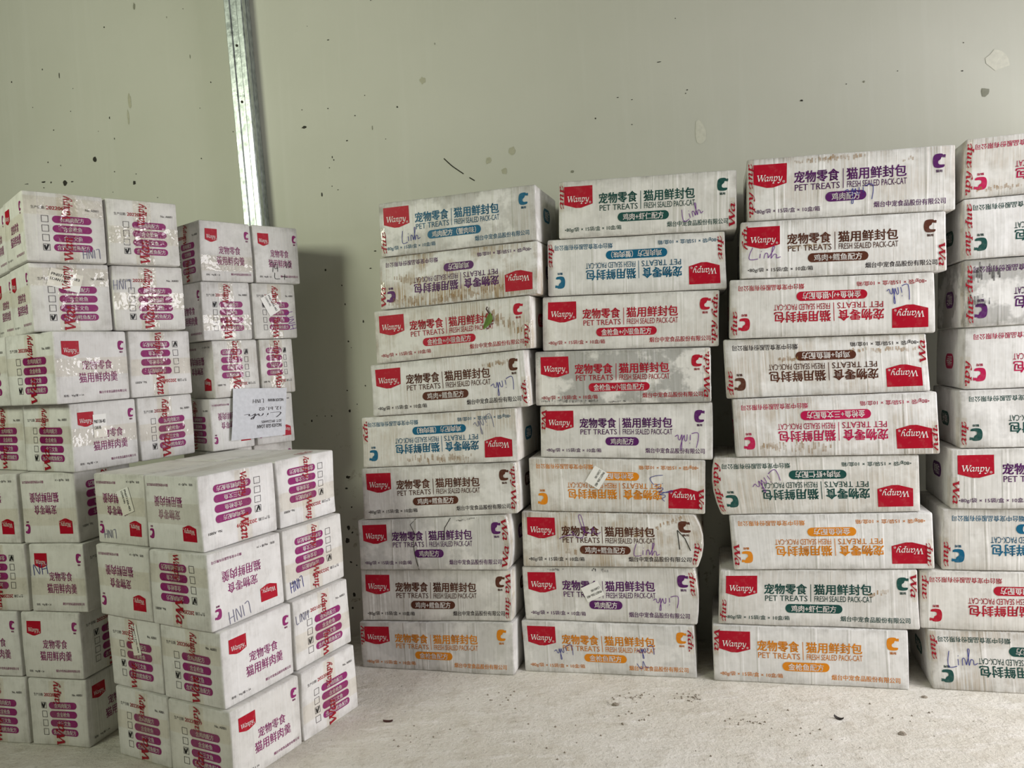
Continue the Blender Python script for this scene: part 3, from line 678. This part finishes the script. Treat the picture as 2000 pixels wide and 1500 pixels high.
# ---- four stacks of long cartons
ROWNAME = ['topmost', 'second from top', 'third from top', 'fourth from top', 'middle one', 'fourth from bottom', 'third from bottom', 'second from bottom', 'bottom one']
STACK = {'C1': 'stack beside the bare wall', 'C2': 'second stack from bare wall', 'C3': 'third stack from bare wall', 'C4': 'stack cut by the picture edge'}
NOTE = {'crab': 'teal', 'chicken': 'purple', 'whitebait': 'red', 'cod': 'brown', 'tuna': 'orange', 'shrimp': 'green', 'salmon': 'magenta'}
LONG = {
 'C1': [('crab', 0, 'Lb', .15, .5), ('chicken', 1, 'Lb', .85, .25), ('whitebait', 0, 'Rb', .5, .15), ('cod', 0, 'Rb', .25, .1), ('crab', 1, 'Lt', .4, .1), ('cod', 0, 'Rt Rb', .15, .35), ('chicken', 0, 'Rt Rb', .0, .45), ('cod', 0, 'Rt Rb', .05, .3), ('tuna', 0, 'Lt', .0, .35)],
 'C2': [('shrimp', 0, 'Lt Rb', .05, .2), ('crab', 1, 'Lt Rt', .0, .15), ('whitebait', 0, 'Rt Rb', .15, .15), ('whitebait', 0, 'Rt Rb', .05, 1.0), ('chicken', 0, 'Lt', .05, .2), ('tuna', 1, 'Rb', .35, .2), ('cod', 0, 'Rb', .65, .25), ('chicken', 0, 'Rt', .1, .3), ('tuna', 0, 'Rt', .0, .3)],
 'C3': [('chicken', 0, 'Lt Lb', .3, .15), ('cod', 0, 'Lt Rb', .2, .1), ('whitebait', 1, 'Lb', .1, .1), ('cod', 1, 'Lb Rt', .4, .1), ('salmon', 1, 'Rb', .4, .1), ('shrimp', 1, 'Lt Lb', .3, .15), ('tuna', 1, 'Lb Rb', .0, .15), ('shrimp', 0, 'Lb Rt', .15, .2), ('tuna', 0, 'Lt', .0, .15)],
 'C4': [('salmon', 1, 'Lt Lb', .3, .1), ('shrimp', 1, 'Lt Lb', .1, .15), ('chicken', 1, 'Lt Lb', .1, .9), ('salmon', 1, 'Lb', .05, .1), ('shrimp', 1, 'Lb', .1, .3), ('chicken', 0, 'Lb', .05, .15), ('crab', 1, 'Lb', .15, .2), ('whitebait', 1, 'Lt', .1, .1), ('shrimp', 1, 'Lt', .45, .3)]}
PEN = {  # word, u, t, width, height, turn, ink
 ('C1', 0): [('Linh', .20, .66, .055, .040, 8, 'blue_pen')], ('C1', 3): [('Linh', .855, .60, .066, .040, 195, 'blue_pen')],
 ('C1', 4): [('Linh', .80, .26, .055, .045, 205, 'grey_pen')], ('C2', 0): [('Linh', .755, .67, .055, .036, 22, 'violet_pen')],
 ('C2', 4): [('Linh', .86, .66, .060, .042, 184, 'violet_pen')], ('C2', 5): [('Linh', .76, .50, .075, .040, -62, 'blue_pen')],
 ('C2', 6): [('scrawl', .34, .25, .125, .070, 4, 'violet_pen'), ('Linh', .72, .68, .068, .040, 0, 'violet_pen')],
 ('C2', 7): [('Linh', .835, .62, .064, .036, 188, 'violet_pen')],
 ('C2', 8): [('Linh', .25, .58, .052, .034, 200, 'blue_pen'), ('Linh', .725, .52, .045, .030, 200, 'blue_pen'), ('U', .70, .78, .032, .022, 10, 'blue_pen')],
 ('C3', 0): [('Linh', .555, .66, .066, .042, 188, 'blue_pen')], ('C3', 1): [('Linh', .12, .57, .076, .034, 0, 'violet_pen')],
 ('C3', 2): [('Linh', .835, .33, .050, .044, 192, 'blue_pen')], ('C3', 5): [('Linh', .26, .42, .072, .036, 216, 'violet_pen')],
 ('C4', 8): [('Linh', .145, .47, .066, .046, 6, 'blue_pen')], ('C4', 5): []}
STICK = {('C2', 5): (.40, .35, .056, .045, -122), ('C2', 7): (.415, .44, .056, .045, 205)}
BULGE = {('C1', 6): {'R': .010}, ('C2', 6): {'R': .020}, ('C3', 5): {'L': .014}, ('C2', 7): {'R': .008}}
DEPTH = .262
SMEAR = {  # u, t from ... to, height in metres, tone
 ('C3', 0): [(.24, .10, .62, .06, .016, 'tan_stain'), (.76, .20, .82, .13, .012, 'tan_stain')], ('C3', 1): [(.24, .48, .46, .46, .014, 'tan_stain')],
 ('C3', 3): [(.28, .36, .38, .36, .018, 'tan_stain'), (.63, .24, .97, .26, .016, 'tan_stain')], ('C3', 4): [(.13, .82, .50, .86, .030, 'tan_stain')],
 ('C2', 6): [(.66, .42, .93, .06, .020, 'tan_stain'), (.26, .72, .36, .74, .026, 'tan_stain')], ('C1', 3): [(.73, .20, .90, .18, .018, 'tan_stain')],
 ('C1', 4): [(.30, .86, .72, .90, .026, 'tan_stain')], ('C1', 1): [(.10, .42, .30, .55, .034, 'tan_stain'), (.35, .90, .80, .80, .040, 'tan_stain'), (.05, .88, .30, .90, .030, 'tan_stain')],
 ('C1', 2): [(.70, .25, .97, .62, .045, 'tan_stain')], ('C3', 7): [(.76, .44, .86, .36, .016, 'tan_stain')], ('C4', 0): [(.06, .86, .26, .86, .014, 'tan_stain')],
 ('C2', 3): [(.03, .92, .38, .93, .011, 'black_scuff'), (.43, .95, .54, .95, .006, 'black_scuff')], ('C4', 2): [(.02, .20, .17, .18, .050, 'black_scuff'), (.02, .62, .12, .64, .040, 'black_scuff')],
 ('C2', 7): [(.16, .05, .26, .05, .010, 'black_scuff'), (.42, .05, .52, .06, .012, 'black_scuff')], ('C1', 6): [(.68, .08, .82, .03, .006, 'black_scuff')]}
def crack(c, pts, name='crease'):
    k = Ink(c); w, h = c.dims('F')
    k.add('F', ribbons([[np.array((u * w, (1 - t) * h)) for u, t in pts]], .0022), 0, 0, 'speck_dark', .0009); k.done(name)
n_ = 0
for key, S in COLS.items():
    th = -math.radians(S['yaw']); d = np.array([math.cos(th), -math.sin(th), 0]); nv = -np.array([math.sin(th), math.cos(th), 0])
    for k, (off, e) in enumerate(S['b']):
        fl_, ud, tp, br, gy = LONG[key][k]; n_ += 1
        P = [d * a[0] + nv * (S['n'] + off) + np.array([0, 0, a[1]]) for a in e]
        c = np.zeros((2, 2, 2, 3))
        for (i, j), p in zip(((0, 1), (1, 1), (1, 0), (0, 0)), P): c[i, 0, j] = p; c[i, 1, j] = p - nv * DEPTH
        base = c[:, :, 0].reshape(-1, 3).mean(0)
        lab = f"white carton with {'upside-down ' if ud else ''}{NOTE[fl_]} print, {ROWNAME[k]} in {STACK[key]}"
        root = carton_root('long_carton', base, lab, 'long cartons stacked along the wall')
        b = Carton(c, n_, root, bulge=BULGE.get((key, k)), stain=(br, gy)); b.body()
        dress_long(b, fl_, ud, tp.split(), n_, sides=True)
        if (key, k) in PEN and PEN[(key, k)]:
            for a in PEN[(key, k)]: q = Ink(b); scribble(q, 'F', *a); q.done('handwritten_lettering')
        for j, a in enumerate(SMEAR.get((key, k), [])): smear(b, *a, n_ * 7 + j)
        if (key, k) in STICK: sticker(b, 'F', *STICK[(key, k)])
        if (key, k) == ('C1', 6):
            crack(b, [(.41, .0), (.37, .12), (.40, .30), (.385, .5), (.39, .68), (.40, .85), (.41, 1.0)]); crack(b, [(.64, .02), (.60, .2), (.585, .42)])
        if (key, k) == ('C2', 6): crack(b, [(.89, .30), (.92, .45), (.945, .68)]); crack(b, [(.89, .30), (.895, .66)])

# ---- piles of small cartons
def Kp(p, yaw, s=0.0, l=0.0):
    y = math.radians(yaw); return (p[0] + math.cos(y) * s - math.sin(y) * l, p[1] + math.sin(y) * s + math.cos(y) * l)
def band(c, face, t, wd=.045, mat='clear_tape'):
    w, h = c.dims(face); p, f = rect(w * .99, wd, 8, 2)
    link_mesh('packing_tape', c.put(face, p + (w * .005, (1 - t) * h - wd / 2), .0023), f, [mat], c.root)
def small(p, yaw, lx, ly, z0, z1, faces, label, group, stain=(.05, .1), bands=(), dent=.0019):
    global n_; n_ += 1
    y = math.radians(yaw); dr = np.array([math.cos(y), math.sin(y), 0]); dl = np.array([-math.sin(y), math.cos(y), 0]); g = .002
    o = np.array([p[0], p[1], z0 + (.0008 if z0 > 0 else 0)]) + dr * g + dl * g; lx -= 2 * g; ly -= 2 * g; c = np.zeros((2, 2, 2, 3))
    for i in (0, 1):
        for j in (0, 1):
            for k in (0, 1): c[i, j, k] = o + dr * lx * i + dl * ly * j + np.array([0, 0, (z1 - z0 - .0014) * k])
    root = carton_root('small_carton', c[:, :, 0].reshape(-1, 3).mean(0), label, group)
    b = Carton(c, n_, root, dent=dent, stain=stain, wear=.28); b.body(); rg = np.random.RandomState(n_)
    for f, s in faces.items():
        ud = 'u' in s
        if s[0] == 'A': dress_brand(b, f, ud)
        else: dress_check(b, f, ud, int(s[1]), '20210730' if 'd' in s else '20220609', 'n' not in s, rg)
    for f, t, *m in bands: band(b, f, t, *m)
    return b
def note(b, *items):
    for f, *a in items: q = Ink(b); scribble(q, f, *a); q.done('handwritten_lettering')

GF = 'small cartons in the low pile in front'; GG = 'small cartons in the tall corner pile'; GH = 'small cartons in the pile against the wall'
ORD = ['top', 'second', 'third', 'bottom']
FK = [(-.722, 1.741), (-.709, 1.725), (-.692, 1.725), (-.680, 1.716)]; FS = [(.235, .459), (.230, .461), (.225, .445), (.222, .440)]
FL = [(.191, .386), (.203, .407), (.208, .409), (.213, .413)]; FZ = [.712, .536, .356, .177, 0]; FY = 62
FACES = [({'F': 'B1u', 'L': 'Au'}, {'F': 'B1u', 'R': 'An'}, {'L': 'Au'}), ({'F': 'Au', 'L': 'B1u'}, {'F': 'B1u', 'R': 'An'}, {'L': 'Au'}),
         ({'F': 'A', 'L': 'B3'}, {'F': 'B3d', 'R': 'An'}, {'L': 'B3'}), ({'F': 'A', 'L': 'B3'}, {'F': 'B3', 'R': 'An'}, {'L': 'B3'})]
for k in range(4):
    K = FK[k]; (s1, s2), (l1, l2) = FS[k], FL[k]; z0, z1 = FZ[k + 1], FZ[k]; o = ORD[k]; fc = FACES[k]
    a = small(K, FY, s1, l1, z0, z1, fc[0], f'white carton at the protruding corner of the {o} layer, low pile', GF, bands=[('L', .5, .05, 'milky_tape')] if k == 0 else [('L', .3)])
    r = small(Kp(K, FY, s1 + .004), FY, s2 - s1 - .004, l1 - .004, z0, z1, fc[1], f'white carton next to the floor gap, {o} layer of the low pile', GF, bands=[('F', .62)])
    l = small(Kp(K, FY, .004, l1 + .003), FY, s1 - .006, l2 - l1 - .003, z0, z1, fc[2], f'white carton nearest the tall pile, {o} layer of the low pile', GF, bands=[('L', .45)])
    small(Kp(K, FY, s1 + .004, l1 + .003), FY, s2 - s1 - .008, l2 - l1 - .003, z0, z1, {'F': 'An', 'R': 'B1u'} if k else {'R': 'B1u'}, f'white carton hidden at the back of the {o} layer, low pile', GF)
    if k == 0:
        note(l, ('L', 'LINH', .25, .86, .045, .022, 182, 'grey_pen')); sticker(l, 'L', .62, .38, .062, .045, -72)
        for b_ in (a, r):
            w, h = b_.dims('T'); p, f = rect(w * .98, .05, 6, 2)
            link_mesh('packing_tape', b_.put('T', p + (w * .01, h * .5 - .025), .0014), f, ['milky_tape'], b_.root)
        q = Ink(r); sh = turn(fit(wanpy_part(.0, .5), .07, .03), 20); q.add('T', (sh[0] - sh[0].min(0), sh[1]), r.dims('T')[0] * .45, r.dims('T')[1] * .05, 'tape_red', .0021); q.done('tape_lettering')
    if k == 1: note(a, ('F', 'LINH', .36, .88, .065, .030, 186, 'grey_pen')); note(r, ('F', 'LINH', .17, .82, .045, .030, 186, 'blue_pen'))
    if k == 2: sticker(l, 'L', .52, .30, .075, .03, -78); note(r, ('F', 'LINH', .14, .27, .045, .022, 4, 'grey_pen'))

# tall corner pile: two upper layers, two middle layers, four lower layers
GZ = [1.416, 1.243, 1.070, .888, .714, .531, .353, .178, 0]
UP = ['top', 'second', 'third', 'fourth', 'fifth', 'sixth', 'seventh', 'bottom']
lab = lambda pos, k: f'white carton {pos}, {UP[k]} layer of the tall corner pile'
for k, (p, y, s1, s2) in enumerate([((-1.164, 1.895), 44, .187, .375), ((-1.171, 1.911), 44, .187, .378), ((-1.1186, 1.9011), 61, .200, .400), ((-1.1052, 1.9253), 61, .185, .366)]):
    z0, z1 = GZ[k + 1], GZ[k]
    fc = [({'F': 'B4', 'L': 'A'}, {'F': 'B4'}), ({'F': 'B4', 'L': 'A'}, {'F': 'B4'}), ({'F': 'A', 'L': 'B4'}, {'F': 'B4u'}), ({'F': 'A', 'L': 'B4'}, {'F': 'B4'})][k]
    a = small(p, y, s1, .205 if k < 2 else .212, z0, z1, fc[0], lab('at the protruding corner', k), GG, bands=[('F', .20 if k < 2 else .5), ('L', .45)])
    r = small(Kp(p, y, s1 + .002), y, s2 - s1 - .002, .205, z0, z1, fc[1], lab('facing the stud', k), GG, bands=[('F', .55)])
    l = small(Kp(p, y, .004, .209 if k < 2 else .217), y, .19, .19, z0, z1, {'L': 'A' if k < 2 else 'B4'}, lab('beyond the protruding corner', k), GG, bands=[('L', .4)])
    small(Kp(p, y, .206, .221), y, .165, .18, z0, z1, {'R': 'A'}, lab('hidden at the back', k), GG)
    if k == 0: note(a, ('F', 'LINH', .80, .87, .040, .024, 182, 'grey_pen'))
    if k == 1: sticker(a, 'F', .43, .25, .075, .046, -16); note(r, ('F', 'LINH', .13, .30, .045, .026, 180, 'grey_pen'))
    if k == 3: sticker(a, 'F', .42, .36, .036, .06, 0)
for k, (rx, ry, w) in enumerate([(-1.121, 1.951, .172), (-1.109, 1.945, .174), (-1.137, 1.951, .186), (-1.136, 1.951, .180)]):
    k += 4; y = -13.2; z0, z1 = GZ[k + 1], GZ[k]; p = Kp((rx, ry), y, -w)
    f1 = ['Au', 'A', 'A', 'B1'][k - 4]; f2 = ['B4u', 'B1', 'B1', 'A'][k - 4]; f3 = ['Au', 'B4u', 'A', 'B4'][k - 4]
    a = small(p, y, w, .205, z0, z1, {'F': f1, 'R': f2}, lab('beside the low pile', k), GG, bands=[('F', .62)] if k < 6 else [])
    small(Kp(p, y, -w - .006), y, w, .205, z0, z1, {'F': f3}, lab('cut by the picture edge', k), GG, bands=[('F', .62)] if k < 6 else [])
    if k == 5: note(a, ('F', 'HN', .17, .37, .055, .03, 186, 'blue_pen'))

HZ = [1.388, 1.210, 1.038, .868, .714, .531, .353, .178, 0]
lab = lambda pos, k: f'white carton {pos}, {UP[k]} layer of the pile against the wall'
HP = [((-.8748, 2.2416), .167, .330), ((-.8802, 2.2356), .159, .315), ((-.8654, 2.252), .148, .272), ((-.8787, 2.2372), .140, .278)] + [((-.9085, 2.2656), .150, .290)] * 4
HF = [({'F': 'A', 'L': 'B1'}, {'F': 'A'}), ({'F': 'B1', 'L': 'A'}, {'F': 'B1'}), ({'F': 'B4u', 'L': 'Au'}, {'F': 'B4u'}), ({'F': 'Au', 'L': 'B1'}, {'F': 'Au'})] + [({'F': 'A'}, {'F': 'A'})] * 4
for k in range(8):
    p, s1, s2 = HP[k]; z0, z1 = HZ[k + 1], HZ[k]
    a = small(p, 48, s1, .18 if k < 4 else .155, z0, z1, HF[k][0], lab('beside the tall pile', k), GH, stain=(.25 if k == 2 else .05, .2), bands=[('F', .7)] if k < 2 else [])
    r = small(Kp(p, 48, s1 + .003), 48, s2 - s1 - .003, .18 if k < 4 else .155, z0, z1, HF[k][1], lab('next to the shadowed wall', k), GH, stain=(.25 if k == 2 else .05, .25))
    if k == 0: note(r, ('F', '74', .44, .72, .030, .030, 0, 'black_ink'), ('F', '10', .75, .66, .02, .018, 8, 'black_ink'), ('F', 'plus', .55, .88, .04, .02, -4, 'black_ink'))
    if k == 1: sticker(r, 'F', .40, .38, .062, .042, -62); note(r, ('F', 'LINH', .86, .68, .055, .026, -78, 'violet_pen'))

# handwritten delivery note stuck over four cartons of that pile
def delivery_note():
    y = math.radians(48); dr = np.array([math.cos(y), math.sin(y), 0]); nv = np.array([math.sin(y), -math.cos(y), 0])
    o = dr * 1.075 + nv * -2.15; Q = [(.056, .741), (.236, .738), (.252, .884), (.074, .894)]
    def P(u, t, e):
        x = (1 - u) * (1 - t) * np.array(Q[0]) + u * (1 - t) * np.array(Q[1]) + u * t * np.array(Q[2]) + (1 - u) * t * np.array(Q[3])
        return o + dr * x[0] + nv * (.0065 + .003 * math.sin(5 * u + 1) * math.sin(4 * t) + e) + np.array([0, 0, x[1]])
    n = 12; V = [P(i / n, j / n, e) for e in (0, -.0004) for i in range(n + 1) for j in range(n + 1)]; m = (n + 1) ** 2; F = []
    for i in range(n):
        for j in range(n):
            a = i * (n + 1) + j; q = (a, a + n + 1, a + n + 2, a + 1); F += [q, tuple(x + m for x in q[::-1])]
    s = link_mesh('paper_sheet', V, F, ['paper'], smooth=True)
    tag(s, 'creased bluish paper note written upside down, taped on the pile against the wall', 'paper')
    V, F = [], []
    def put(shape, x, yy, w, h):
        p, f = shape; p = p / p.max(0) * (w, h); k = len(V)
        V.extend(P(1 - (a + x), 1 - (b + yy), .0012) for a, b in p); F.extend(tuple(i + k for i in q) for q in f)
    put(text2d('NGUOI GUI: LOAN', .01), .08, .74, .46, .075); put(text2d('SDT: 0912264405', .0), .08, .66, .38, .055)
    put(hand('Linh', 1, .5, .03), .10, .50, .70, .12); put(text2d('12, b1, 02', 0), .10, .38, .42, .075)
    put(text2d('NGUOI NHAN:', .01), .06, .22, .30, .06); put(hand('LINH', 1, .5, .035), .44, .22, .2, .08)
    link_mesh('note_lettering', V, F, ['dark_ink'], s)
delivery_note()

# ---- small litter
def chip(name, x, y, L, w, ang, mat, label, cat, curl=.006, z=0.0):
    n = 8; V = []; F = []; c, s = math.cos(ang), math.sin(ang)
    for e in (.0022, .0006):
        for i in range(n + 1):
            u = i / n; ww = w * math.sin(math.pi * (0.08 + 0.86 * u)) ** .7; bend = w * .8 * (u - .5) ** 2
            for k in (-.5, .5):
                a, b = (u - .5) * L, k * ww - bend * .5; V.append((x + a * c - b * s, y + a * s + b * c, z + e + curl * (2 * u - 1) ** 2 + .002 * k))
    m = 2 * (n + 1)
    for i in range(n):
        q = (2 * i, 2 * i + 2, 2 * i + 3, 2 * i + 1); F += [q, tuple(t + m for t in q[::-1])]
        F += [(2 * i, 2 * i + m, 2 * i + 2 + m, 2 * i + 2), (2 * i + 1, 2 * i + 3, 2 * i + 3 + m, 2 * i + 1 + m)]
    F += [(0, 1, 1 + m, m), (2 * n, 2 * n + m, 2 * n + 1 + m, 2 * n + 1)]
    tag(link_mesh(name, V, F, [mat]), label, cat)
chip('dry_leaf', -.378, 2.003, .026, .007, -.1, 'chip_brown', 'curled reddish brown dry leaf lying on the floor between the piles', 'leaf', .003)
chip('wood_splinter', .758, 1.876, .024, .008, -.8, 'chip_dark', 'dark splinter lying on the floor before the third stack', 'splinter')
def crumb(x, y, r, label):
    rg = np.random.RandomState(int(x * 1000) % 997); n, m = 9, 4; V = [(x, y, r * .55)]; F = []
    for j in range(1, m + 1):
        a = j / m * math.pi / 2
        for i in range(n):
            k = rg.uniform(.8, 1.2); V.append((x + math.cos(6.283 * i / n) * math.sin(a) * r * k, y + math.sin(6.283 * i / n) * math.sin(a) * r * k * .8, max(0.0, math.cos(a) * r * .55 * k)))
    F += [(0, 1 + i, 1 + (i + 1) % n) for i in range(n)]
    for j in range(m - 1):
        for i in range(n): F.append((1 + j * n + i, 1 + (j + 1) * n + i, 1 + (j + 1) * n + (i + 1) % n, 1 + j * n + (i + 1) % n))
    tag(link_mesh('concrete_crumb', V, F, ['crumb']), label, 'debris')
crumb(.225, 2.023, .010, 'small grey concrete crumb on the floor below the second stack')
crumb(1.017, 1.964, .008, 'tiny concrete crumb on the floor near the last stack')
crumb(.869, 1.788, .010, 'concrete crumb on the open floor, far from the stacks')
V, F = [], []; rg = np.random.RandomState(9)
for cx, cy, n, sp in ((.284, 2.068, 26, .022), (.423, 2.037, 30, .022), (.537, 1.893, 18, .03), (.637, 1.823, 8, .02), (.254, 1.947, 10, .03), (-.1, 2.1, 14, .05), (-.3, 1.9, 14, .05), (.05, 1.85, 14, .09), (.9, 1.85, 16, .12), (.6, 1.75, 14, .12)):
    for i in range(n):
        x, y = cx + rg.normal() * sp, cy + rg.normal() * sp * .6; r = rg.uniform(.0015, .004); k = len(V)
        V += [(x - r, y, 0), (x + r * .3, y - r, 0), (x + r, y + r * .4, 0), (x, y + r, 0), (x, y, r * 1.1)]
        F += [(k, k + 1, k + 4), (k + 1, k + 2, k + 4), (k + 2, k + 3, k + 4), (k + 3, k, k + 4)]
tag(link_mesh('grit_debris', V, F, ['crumb']), 'loose concrete grit scattered over the floor', 'debris', kind='stuff')

# fresh leaf caught on a carton front in the first stack
def stuck_leaf():
    S = COLS['C1']; th = -math.radians(S['yaw']); d = np.array([math.cos(th), -math.sin(th), 0]); nv = -np.array([math.sin(th), math.cos(th), 0])
    o = d * (-.675) + nv * (S['n'] + .006) + np.array([0, 0, 1.052]); V = []; F = []; n = 8
    for i in range(n + 1):
        u = i / n; w = .011 * math.sin(math.pi * (.06 + .9 * u)); x = .012 - .022 * u + .006 * math.sin(3 * u); z = .018 - .046 * u
        for k in (-1, 0, 1): V.append(o + d * (x + k * w) + np.array([0, 0, z]) + nv * (.004 - .002 * abs(k) + .004 * u))
    for i in range(n):
        for k in (0, 1): F.append((3 * i + k, 3 * i + k + 1, 3 * i + k + 4, 3 * i + k + 3))
    m = len(V); V += [v - nv * .0006 for v in V]; F += [tuple(i + m for i in q[::-1]) for q in F]
    r = link_mesh('green_leaf', V, F, ['leaf_green'])
    tag(r, 'small green leaf stuck on the red carton in the stack beside the wall gap', 'leaf')
    p, q = ribbons([[np.array((.010, .016)), np.array((.002, .030)), np.array((.006, .036))]], .004)
    link_mesh('stem', [o + d * a + np.array([0, 0, b]) + nv * .004 for a, b in p], q, ['chip_brown'], r)
stuck_leaf()
